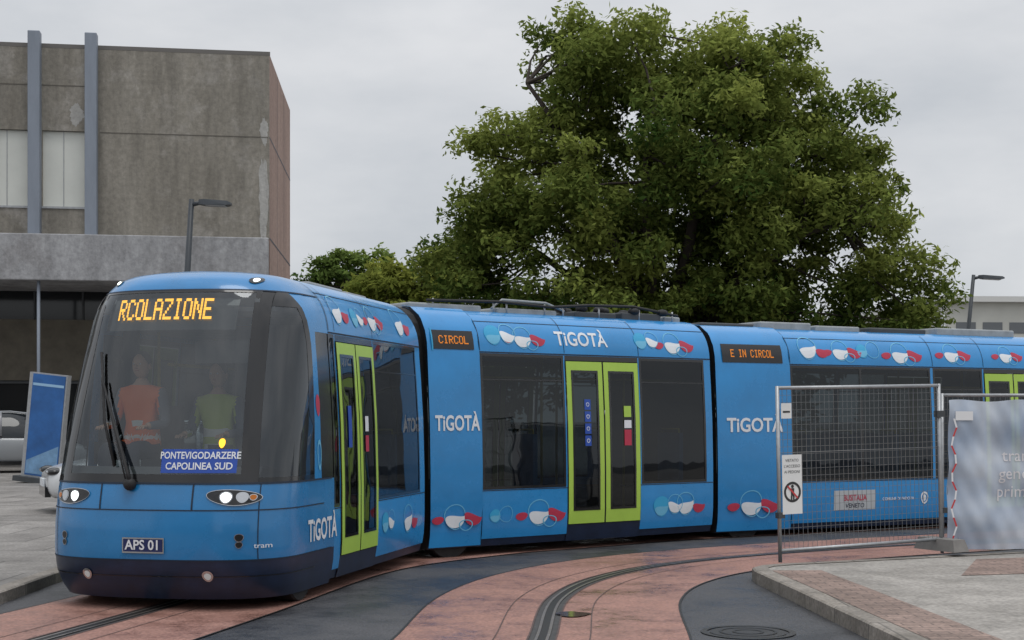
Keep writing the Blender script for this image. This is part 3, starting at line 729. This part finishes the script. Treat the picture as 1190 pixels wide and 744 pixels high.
g.tube([(-6.75,-.6,.1),(-6.75,-.6,5.67)],.05,FIN,8)
g.out('ground_floor',bld)
g=G()
for cx,cz,rx,rz,sd in ((-.18,8.3,.14,1.3,1),(-.16,10.4,.12,.4,2),(-5.75,10.75,.20,.32,3)):
    r=random.Random(sd); ph=[r.random()*6 for _ in range(4)]; n=90
    vs=[(cx+rx*math.cos(t)*(1+.15*math.sin(3*t+ph[0])+.10*math.sin(11*t+ph[1])+.06*math.sin(23*t)),-.004,cz+rz*math.sin(t)*(1+.1*math.sin(4*t+ph[2])+.07*math.sin(13*t+ph[3]))) for t in [k*2*math.pi/n for k in range(n)]]
    vs=[(min(x,-.02),y,z) for x,y,z in vs]
    g.add(vs,[tuple(range(n))],PATCH)
g.out('plaster_repairs',bld)

g=G(); PALE=mat('pale_render',(.50,.50,.46),rough=.9,var=.1,scale=.5); 
R2=Matrix.Translation((23.5,80,0))@Matrix.Rotation(math.radians(4),4,'Z')
g.box(0,60,0,15,0,7.9,PALE); g.box(-.3,60.3,-.4,15,7.9,8.2,mat('pale_coping',(.6,.6,.58),rough=.8))
for k in range(40): g.box(.8+1.5*k,1.9+1.5*k,-.03,.05,6.2,6.8,mat('window_grey',(.12,.13,.14),rough=.2)); g.box(.8+1.5*k,1.9+1.5*k,-.03,.05,2.0,3.6,DGLASS)
g.out('pale_building',None,R2)
g=G()
bb=facade_mat('rear_block_wall',(.25,.22,.19),(.34,.30,.26),(.4,.37,.33))
g.box(-44,-8,-50,-40,0,10,bb); g.box(2,46,-56,-44,0,8,PALE)
for x0,x1,y,z1 in ((-44,-8,-40,10),(2,46,-44,8)):
    x=x0+1
    while x<x1-2:
        for z in np.arange(1,z1-1.8,2.9): g.box(x,x+1.5,y-.02,y+.03,z,z+1.6,DGLASS)
        x+=2.6
g.out('apartment_block')

# ---------------------------------------------------------------- trees
def leaf_mat(name):
    m=bpy.data.materials.new(name); m.use_nodes=True; nt=m.node_tree;N=nt.nodes;L=nt.links; N.clear()
    o=N.new('ShaderNodeOutputMaterial'); a=N.new('ShaderNodeAttribute'); a.attribute_name='Col'
    d=N.new('ShaderNodeBsdfDiffuse'); t=N.new('ShaderNodeBsdfTranslucent'); mx=N.new('ShaderNodeMixShader'); mx.inputs[0].default_value=.42
    L.new(a.outputs['Color'],d.inputs[0]); L.new(a.outputs['Color'],t.inputs[0]); L.new(d.outputs[0],mx.inputs[1]); L.new(t.outputs[0],mx.inputs[2]); L.new(mx.outputs[0],o.inputs[0])
    return m
LEAF=leaf_mat('leaves'); BARK=mat('bark',(.045,.035,.028),rough=.95,var=.4,scale=6,bump=.6,bscale=12)
def foliage(name,C,R,tone,npc,leaf,parent,cols,flat=.72):
    C=np.array(C);R=np.array(R);K=len(C)
    cnt=np.maximum(20,(npc*(R/R.mean())**2).astype(int)); idx=np.repeat(np.arange(K),cnt); n=len(idx)
    d=rng.normal(size=(n,3)); d/=np.linalg.norm(d,axis=1)[:,None]
    r=rng.random(n)**.5*(1+.22*rng.normal(size=n)*(rng.random(n)<.4))
    sub=rng.integers(0,9,size=n); ph=rng.random((K,9,3))*2-1
    p=C[idx]+(d*r[:,None]*.50+ph[idx,sub]*.62)*R[idx][:,None]*np.array([1,1,flat])
    nrm=d*.4+rng.normal(size=(n,3))*.6+np.array([0,0,.7]); nrm/=np.linalg.norm(nrm,axis=1)[:,None]
    a=np.cross(nrm,rng.normal(size=(n,3))); a/=np.linalg.norm(a,axis=1)[:,None]; b=np.cross(nrm,a)
    s=leaf*(.6+.8*rng.random(n))[:,None]
    v=np.stack([p-a*s, p+b*s*.45, p+a*s, p-b*s*.45],1).reshape(-1,3)
    me=bpy.data.meshes.new(name); me.vertices.add(4*n); me.vertices.foreach_set('co',v.astype(np.float32).ravel())
    me.loops.add(4*n); me.loops.foreach_set('vertex_index',np.arange(4*n,dtype=np.int32))
    me.polygons.add(n); me.polygons.foreach_set('loop_start',np.arange(0,4*n,4,dtype=np.int32)); 
    me.update(calc_edges=True)
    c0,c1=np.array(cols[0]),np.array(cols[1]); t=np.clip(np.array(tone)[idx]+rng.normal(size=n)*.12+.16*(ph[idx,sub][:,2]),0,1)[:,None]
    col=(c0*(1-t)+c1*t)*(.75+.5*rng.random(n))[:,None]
    col=np.concatenate([col,np.ones((n,1))],1); col=np.repeat(col,4,0)
    at=me.color_attributes.new('Col','FLOAT_COLOR','POINT'); at.data.foreach_set('color',col.astype(np.float32).ravel())
    me.materials.append(LEAF); o=bpy.data.objects.new(name,me); COL.objects.link(o); o.parent=parent; return o
def tree(name,base,ells,nclump,npc,leaf,rcl,trunk_r,fork_z,cols,seed):
    r=np.random.default_rng(seed); root=empty(name); root.location=base
    C=[];R=[];T=[]
    W=np.array([e[3]*e[4]*e[5] for e in ells])**.72; W/=W.sum()
    zmax=max(e[2]+e[5] for e in ells)
    while len(C)<nclump:
        e=ells[r.choice(len(ells),p=W)]
        d=r.normal(size=3); d/=np.linalg.norm(d); q=r.random()**.34
        p=np.array(e[:3])+d*q*np.array(e[3:6])
        if p[2]<2.2: continue
        if C and np.min(np.linalg.norm(np.array(C)-p,axis=1))<rcl*.85: 
            if r.random()<.9: continue
        C.append(p); R.append(rcl*(.5+.85*r.random())); 
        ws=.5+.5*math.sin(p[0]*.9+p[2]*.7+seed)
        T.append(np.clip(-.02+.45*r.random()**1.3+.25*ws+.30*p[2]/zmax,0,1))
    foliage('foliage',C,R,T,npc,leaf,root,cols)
    g=G(); top=Vector((0,0,fork_z))
    g.tube([(0,0,-.1),(0.05,0,fork_z*.5),(0,0,fork_z)],[trunk_r*1.25,trunk_r,trunk_r*.9],BARK,10)
    mains=[]
    cm=np.array(C); cen=cm.mean(0)
    for k in range(9):
        a=k*2.4+.3; tgt=Vector((cen[0]+math.cos(a)*cm[:,0].std()*1.4,math.sin(a)*cm[:,1].std()*1.2,cen[2]+(r.random()-.2)*cm[:,2].std()*2.0))
        pts=[top]; 
        for j in range(1,7):
            t=j/6; q=top.lerp(tgt,t); q.z+=math.sin(t*math.pi)*.6; q+=Vector(r.normal(size=3)*.15); pts.append(q)
        g.tube(pts,[trunk_r*.62*(1-.75*j/6) for j in range(7)],BARK,7); mains.append(pts)
    allp=[p for m in mains for p in m[1:]]
    for c in C:
        c=Vector(c); p=min(allp,key=lambda q:(q-c).length+max(0,q.z-c.z)*.7)
        m=p.lerp(c,.5)+Vector(r.normal(size=3)*.15); m.z-=.1
        g.tube([p,m,c],[trunk_r*.15,trunk_r*.09,.014],BARK,5,False)
    g.out('trunk_and_limbs',root)
    return root
big=[(.65,0,7.3,4.4,4.0,3.6),(-1.15,0,10.5,2.0,2.1,1.4),(2.3,0,10.1,2.4,2.1,1.5),(-3.2,0,8.0,1.5,2.0,1.8),(-4.2,0,5.6,1.3,2.2,1.8),(-3.6,0,4.2,1.6,2.4,1.4),(4.6,0,8.6,1.4,2.0,1.5),(5.5,0,6.3,1.6,2.3,1.9),(6.2,0,4.4,1.1,1.8,1.3),(.8,0,4.0,5.0,3.6,1.5)]
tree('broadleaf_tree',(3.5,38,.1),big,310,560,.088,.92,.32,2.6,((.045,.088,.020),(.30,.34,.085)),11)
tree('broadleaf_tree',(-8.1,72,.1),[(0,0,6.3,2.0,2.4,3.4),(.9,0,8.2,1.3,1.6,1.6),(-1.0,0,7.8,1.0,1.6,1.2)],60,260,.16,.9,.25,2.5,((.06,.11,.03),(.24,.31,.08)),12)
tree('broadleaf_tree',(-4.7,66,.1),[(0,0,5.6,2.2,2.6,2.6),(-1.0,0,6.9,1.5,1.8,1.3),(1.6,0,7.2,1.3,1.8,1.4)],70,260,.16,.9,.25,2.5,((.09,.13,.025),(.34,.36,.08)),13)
C=[];R=[];T=[]
for k in range(220):
    x=-95+190*rng.random()+rng.normal(); 
    if 16<x<90 and rng.random()<.6: continue
    C.append((x,118+8*rng.random(),1+5.0*rng.random()**.7+1.0*math.sin(x*.4))); R.append(2.0+rng.random()); T.append(.3*rng.random())
dr=empty('distant_trees'); foliage('foliage',C,R,T,90,.5,dr,((.05,.085,.025),(.13,.18,.05)))

# ---------------------------------------------------------------- street lamps
POLE=mat('lamp_pole_dark',(.035,.042,.05),rough=.5,var=.15)
def lamp(base,h,arm,lean=.2):
    g=G()
    g.tube([(0,0,0),(0,0,.5),(lean*.5,0,h*.6),(lean,0,h)],[.11,.085,.07,.055],POLE,12)
    g.tube([(lean-.03,0,h-.12),(lean+.25,0,h-.05)],[.05,.04],POLE,8)
    M=Matrix.Translation((lean+.15,0,h-.06))@Matrix.Rotation(math.radians(3),4,'Y')
    vs=[];prof=[(0,.06,.05),(.12,.13,.06),(arm*.9,.15,.045),(arm,.10,.02)]
    for x,hw,hh in prof: vs+=[M@Vector(v) for v in ((x,-hw,-hh),(x,hw,-hh),(x,hw*.8,hh),(x,-hw*.8,hh))]
    g.add(vs,[(4*i+k,4*i+(k+1)%4,4*i+4+(k+1)%4,4*i+4+k) for i in range(3) for k in range(4)]+[(0,1,2,3),(12,13,14,15)],POLE)
    g.box(.15,arm*.85,-.11,.11,-.068,-.05,STEEL,M)
    g.tube([(0,0,0),(0,0,.06)],[.2,.18],POLE,12)
    return g.out('street_lamp',None,Matrix.Translation(base))
lamp((-6.85,30,.1),6.0,.66,.28); lamp((13.75,45,.1),5.9,.78,.45); 
g=G(); g.tube([(0,0,0),(-.2,0,5.2)],[.09,.06],STEEL,10); g.ball((-.2,0,5.22),.08,STEEL); g.tube([(0,0,0),(0,0,.3)],[.14,.12],STEEL,10); g.out('metal_pole',None,Matrix.Translation((13.75,46,.1)))

# ---------------------------------------------------------------- fences
def fence(M,L,H,name='construction_fence'):
    g=G(); r=.021
    g.tube([(0,0,-.0),(0,0,H)],r,STEEL,8); g.tube([(L,0,0),(L,0,H)],r,STEEL,8)
    g.tube([(0,0,H-.02),(L,0,H-.02)],r*.9,STEEL,8); g.tube([(0,0,.12),(L,0,.12)],r*.9,STEEL,8); g.tube([(0,0,H*.62),(L,0,H*.62)],.004,WIRE,6)
    wv=.0017
    n=int(L/.06)
    for k in range(1,n): g.box(k*L/n-wv,k*L/n+wv,-wv,wv,.12,H-.02,WIRE)
    n=int((H-.14)/.075)
    for k in range(1,n): z=.12+k*(H-.14)/n; g.box(0,L,-wv+.004,wv+.004,z-wv,z+wv,WIRE)
    for x in (L,):
        vs=[(x-.11,-.32,0),(x+.11,-.32,0),(x+.11,.32,0),(x-.11,.32,0),(x-.08,-.28,.13),(x+.08,-.28,.13),(x+.08,.28,.13),(x-.08,.28,.13)]
        g.add(vs,[(0,3,2,1),(4,5,6,7),(0,1,5,4),(1,2,6,5),(2,3,7,6),(3,0,4,7)],mat('fence_foot',(.2,.19,.18),rough=.9,var=.2))
    g.box(L-.05,L+.06,-.03,.03,H*.8,H*.8+.07,DGREY); g.box(-.03,.05,-.03,.03,H*.25,H*.25+.06,DGREY)
    return g.out(name,None,M)
ang=math.atan2(.95,1.98)
F1=Matrix.Translation((2.80,15.27,.125))@Matrix.Rotation(ang,4,'Z')@Matrix.Rotation(math.radians(-1.2),4,'Y')
fence(F1,2.17,1.84)
F2=Matrix.Translation((4.80,16.32,.125))@Matrix.Rotation(math.radians(5),4,'Z')
o2=fence(F2,3.4,1.78)
TARP=bpy.data.materials.new('banner_mesh_fabric'); TARP.use_nodes=True
nt=TARP.node_tree;N=nt.nodes;Lk=nt.links;b=N['Principled BSDF']; b.inputs['Roughness'].default_value=.7
tc=N.new('ShaderNodeTexCoord'); n=N.new('ShaderNodeTexNoise'); n.inputs['Scale'].default_value=1.2; n.inputs['Detail'].default_value=9; Lk.new(tc.outputs['Object'],n.inputs['Vector'])
r=N.new('ShaderNodeValToRGB'); r.color_ramp.elements[0].position=.38; r.color_ramp.elements[0].color=(.33,.41,.54,1); r.color_ramp.elements[1].position=.62; r.color_ramp.elements[1].color=(.58,.62,.68,1)
Lk.new(n.outputs['Fac'],r.inputs[0]); Lk.new(r.outputs[0],b.inputs['Base Color']); b.inputs['Alpha'].default_value=.88
def tw(x,z): return -.035+.022*math.sin(x*7+z*3)+.016*math.sin(z*11+x*2)-.02*math.sin(x*3.1)+.008*math.sin(x*19-z*9)+.006*math.sin(x*31+z*17)
g=G(); nx,nz=110,60; vs=[]
for j in range(nz+1):
    for i in range(nx+1):
        x=.05+3.3*i/nx; z=.04+1.66*j/nz+.012*math.sin(x*9)*(j/nz); vs.append((x,tw(x,z),z))
g.add(vs,[(j*(nx+1)+i,j*(nx+1)+i+1,(j+1)*(nx+1)+i+1,(j+1)*(nx+1)+i) for j in range(nz) for i in range(nx)],TARP,True)
ban=g.out('fence_banner',None,F2,recalc=False)
g=G()
BT=mat('banner_print_white',(.70,.68,.70),rough=.7); BT2=mat('banner_label_white',(.75,.75,.76),rough=.6)
for t,x,z,s in (('tram',.86,1.08,.19),('genera',.88,.88,.19),('prima',.82,.68,.19)):
    vs,fs=textmesh(t,s,.002); g.add([(x+a,tw(x+a,z+b_)-.006,z+b_) for a,b_ in vs],fs,BT)
g.box(.12,.32,-.085,-.078,1.48,1.58,BT2)
TR=mat('tape_red',(.55,.05,.05),rough=.5)
for k in range(14):
    z=1.5-.1*k; x=.1+.03*math.sin(k*1.7); x2=.1+.03*math.sin((k+1)*1.7); hw=.010
    g.add([(x-hw,-.09,z),(x+hw,-.09,z),(x2+hw,-.09,z-.1),(x2-hw,-.09,z-.1)],[(0,1,2,3)],TR if k%2 else BT2)
o=g.out('banner_print',None,None,recalc=False); o.parent=ban
SW=mat('sign_white',(.74,.74,.73),rough=.5,var=.05)
g=G(); sy=-.035
g.box(.02,.27,sy,sy+.004,.50,1.12,SW)
def disc(g,cx,cz,r0,r1,m,y,n=36):
    vs=[(cx+rr*math.cos(2*math.pi*k/n),y,cz+rr*math.sin(2*math.pi*k/n)) for rr in (r0,r1) for k in range(n)]
    g.add(vs,[(k,(k+1)%n,n+(k+1)%n,n+k) for k in range(n)],m)
SB=mat('sign_black',(.03,.03,.03)); disc(g,.145,.73,.082,.108,SB,sy-.002)
disc(g,.145,.79,.0,.018,SB,sy-.003); g.box(.125,.165,sy-.004,sy-.002,.69,.77,SB); g.box(.122,.14,sy-.004,sy-.002,.65,.69,SB); g.box(.15,.168,sy-.004,sy-.002,.65,.69,SB)
Mx=Matrix.Translation((.145,sy-.005,.73))@Matrix.Rotation(math.radians(45),4,'Y'); g.box(-.09,.09,-.001,.001,-.009,.009,TR,Mx)
for z,t in ((1.06,'VIETATO'),(1.0,"L'ACCESSO"),(.94,'AI PEDONI')):
    vs,fs=textmesh(t,.042,.0); g.add([(.145+a,sy-.002,z+b_) for a,b_ in vs],fs,SB)
g.out('prohibition_sign',None,F1,recalc=False)
g=G(); g.box(.02,.15,sy,sy+.004,1.50,1.66,SW); g.box(.04,.13,sy-.002,sy-.001,1.56,1.58,SB); g.out('small_notice_sign',None,F1)

# ---------------------------------------------------------------- totem sign
g=G(); TB=mat('totem_blue',(.02,.11,.33),rough=.35,var=.35,scale=1.5)
g.box(-.5,.5,-.08,.08,.12,2.55,STEEL); g.box(-.40,.46,-.095,-.08,.16,2.52,TB); g.box(-.6,.6,-.25,.25,0,.12,DGREY)
g.box(-.38,.44,-.099,-.096,2.25,2.31,mat('totem_stripe',(.3,.5,.7),rough=.4))
g.add([(-.38,-.099,.2),(.44,-.099,.2),(.44,-.099,.9),(-.38,-.099,.5)],[(0,1,2,3)],mat('totem_pale',(.16,.30,.48),rough=.4,var=.3))
g.out('information_totem',None,Matrix.Translation((-10.95,34,.1))@Matrix.Rotation(math.radians(-16),4,'Z')@Matrix.Rotation(math.radians(6),4,'Y'))

# ---------------------------------------------------------------- cars
def car(M,paint,suv=False):
    root=empty('parked_car'); root.matrix_world=M
    h=1.68 if suv else 1.46; belt=1.02 if suv else .93
    st=[(-2.1,.62,.45,.60),(-2.05,.76,.25,.66),(-1.9,.84,.2,.76),(-1.2,.88,.2,belt-.04),(-.95,.89,.2,belt),(1.2,.89,.2,belt+.02),(1.75,.86,.2,belt),(2.0,.80,.25,belt-.08),(2.1,.66,.4,.7)]
    g=G(); vs=[];K=10
    for x,hw,zb,zt in st:
        for k,(a,b) in enumerate([(-.85,0),(-1,.15),(-1,.6),(-.95,.88),(-.8,1),(.8,1),(.95,.88),(1,.6),(1,.15),(.85,0)]): vs.append((x,hw*a,zb+(zt-zb)*b))
    g.add(vs,[(i*K+k,i*K+(k+1)%K,(i+1)*K+(k+1)%K,(i+1)*K+k) for i in range(len(st)-1) for k in range(K)]+[tuple(range(K)),tuple(range((len(st)-1)*K,len(st)*K))],paint,True)
    o=g.out('body',root); md=o.modifiers.new('s','SUBSURF'); md.levels=2; md.render_levels=2
    g=G(); CG=mat('car_glass',(.012,.015,.018),rough=.06)
    st=[(-1.15,.72,belt-.03),(-.45,.66,h-.06),(.0,.65,h-.01),(.9,.64,h-.03),(1.45,.66,h-.12),(1.9,.74,belt-.02)]
    vs=[]
    for x,hw,zt in st: vs+=[(x,-.80,belt-.05),(x,-hw,zt),(x,hw,zt),(x,.80,belt-.05)]
    g.add(vs,[(i*4+k,i*4+k+1,i*4+5+k,i*4+4+k) for i in range(5) for k in range(3)],CG,True)
    vs=[]
    for x,hw,zt in st[1:5]: vs+=[(x,-hw-.01,zt-.03),(x,-hw+.03,zt+.025),(x,hw-.03,zt+.025),(x,hw+.01,zt-.03)]
    g.add(vs,[(i*4+k,i*4+k+1,i*4+5+k,i*4+4+k) for i in range(3) for k in range(3)],paint,True)
    for s in (-1,1):
        for a,b in (((-1.2,.8,belt-.02),(-.45,.68,h-.04)),((.25,.82,belt-.02),(.25,.67,h-.02)),((1.95,.78,belt-.02),(1.45,.68,h-.1))):
            g.tube([(a[0],s*a[1],a[2]),(b[0],s*b[1],b[2])],.035,paint,6)
        g.ball((-.85,s*.98,belt+.03),(.09,.1,.07),paint); g.ball((-1.98,s*.60,.66),(.13,.18,.07),BLACK); g.ball((-2.0,s*.62,.66),(.12,.12,.05),CHROME); g.ball((2.03,s*.66,.78),(.08,.14,.09),RED)
        g.box(-1.6,1.7,s*.885-.01,s*.885+.01,.22,.32,BLACK)
    g.box(-2.13,-2.1,-.3,.3,.42,.54,WHITE); g.box(-2.12,-2.03,-.6,.6,.26,.42,BLACK)
    g.out('cabin_glass_and_trim',root)
    g=G()
    for x in (-1.35,1.3):
        for s in (-1,1):
            y=s*.80; n=22
            vs=[(x+rr*math.cos(2*math.pi*k/n),y+dy*s,.32+rr*math.sin(2*math.pi*k/n)) for dy,rr in ((-.1,.31),(.1,.32),(.12,.27)) for k in range(n)]
            g.add(vs,[(i*n+k,i*n+(k+1)%n,(i+1)*n+(k+1)%n,(i+1)*n+k) for i in range(2) for k in range(n)]+[tuple(range(n))],RUB)
            vs=[(x+.22*math.cos(2*math.pi*k/10)*(1 if k%2 else .8),y+.135*s,.32+.22*math.sin(2*math.pi*k/10)*(1 if k%2 else .8)) for k in range(10)]
            g.add(vs,[tuple(range(10))],CHROME)
    g.out('wheels',root)
    return root
car(Matrix.Translation((-5.62,24.4,.11))@Matrix.Rotation(math.radians(22),4,'Z'),mat('car_white',(.6,.61,.62),rough=.25,coat=.5))
car(Matrix.Translation((-13.9,40.5,.11))@Matrix.Rotation(math.radians(200),4,'Z'),mat('car_grey',(.22,.23,.24),rough=.3,coat=.5),True)

# ---------------------------------------------------------------- world, sun, camera
W=bpy.data.worlds.new('World'); S.world=W; W.use_nodes=True; nt=W.node_tree;N=nt.nodes;L=nt.links; N.clear()
EL,AZ=72,150
o=N.new('ShaderNodeOutputWorld'); sky=N.new('ShaderNodeTexSky'); sky.sky_type='NISHITA'; sky.sun_disc=False; sky.sun_elevation=math.radians(EL); sky.sun_rotation=math.radians(AZ)
b1=N.new('ShaderNodeBackground'); b1.inputs[1].default_value=.08; L.new(sky.outputs[0],b1.inputs[0])
tc=N.new('ShaderNodeTexCoord'); mp=N.new('ShaderNodeMapping'); mp.inputs['Scale'].default_value=(1,1,2.6); L.new(tc.outputs['Generated'],mp.inputs[0])
n=N.new('ShaderNodeTexNoise'); n.inputs['Scale'].default_value=2.6; n.inputs['Detail'].default_value=6; n.inputs['Roughness'].default_value=.55; L.new(mp.outputs[0],n.inputs['Vector'])
r=N.new('ShaderNodeValToRGB'); r.color_ramp.elements[0].position=.34; r.color_ramp.elements[0].color=(.54,.57,.61,1); r.color_ramp.elements[1].position=.64; r.color_ramp.elements[1].color=(.77,.78,.80,1)
L.new(n.outputs['Fac'],r.inputs[0])
sx=N.new('ShaderNodeSeparateXYZ'); L.new(tc.outputs['Generated'],sx.inputs[0])
mr=N.new('ShaderNodeMapRange'); mr.inputs['From Min'].default_value=.25; mr.inputs['From Max'].default_value=1; mr.inputs['To Min'].default_value=1.0; mr.inputs['To Max'].default_value=1.9; L.new(sx.outputs['Z'],mr.inputs[0])
b2=N.new('ShaderNodeBackground'); L.new(mr.outputs[0],b2.inputs[1]); L.new(r.outputs[0],b2.inputs[0])
mx=N.new('ShaderNodeMixShader'); mx.inputs[0].default_value=.93; L.new(b1.outputs[0],mx.inputs[1]); L.new(b2.outputs[0],mx.inputs[2]); L.new(mx.outputs[0],o.inputs[0])
sl=bpy.data.lights.new('sun','SUN'); sl.energy=1.0; sl.angle=math.radians(28); sl.color=(1,.98,.94)
so=bpy.data.objects.new('sun',sl); COL.objects.link(so)
az=math.radians(AZ); el=math.radians(EL)
dirv=Vector((math.sin(az)*math.cos(el),math.cos(az)*math.cos(el),math.sin(el)))
so.rotation_euler=dirv.to_track_quat('Z','Y').to_euler()
cd=bpy.data.cameras.new('camera'); cam=bpy.data.objects.new('camera',cd); COL.objects.link(cam)
cam.location=(0,0,1.65); cam.rotation_euler=(math.radians(90),0,0); cd.sensor_width=36; cd.lens=36*1700/1190; cd.shift_y=.094; cd.clip_end=2000
S.camera=cam
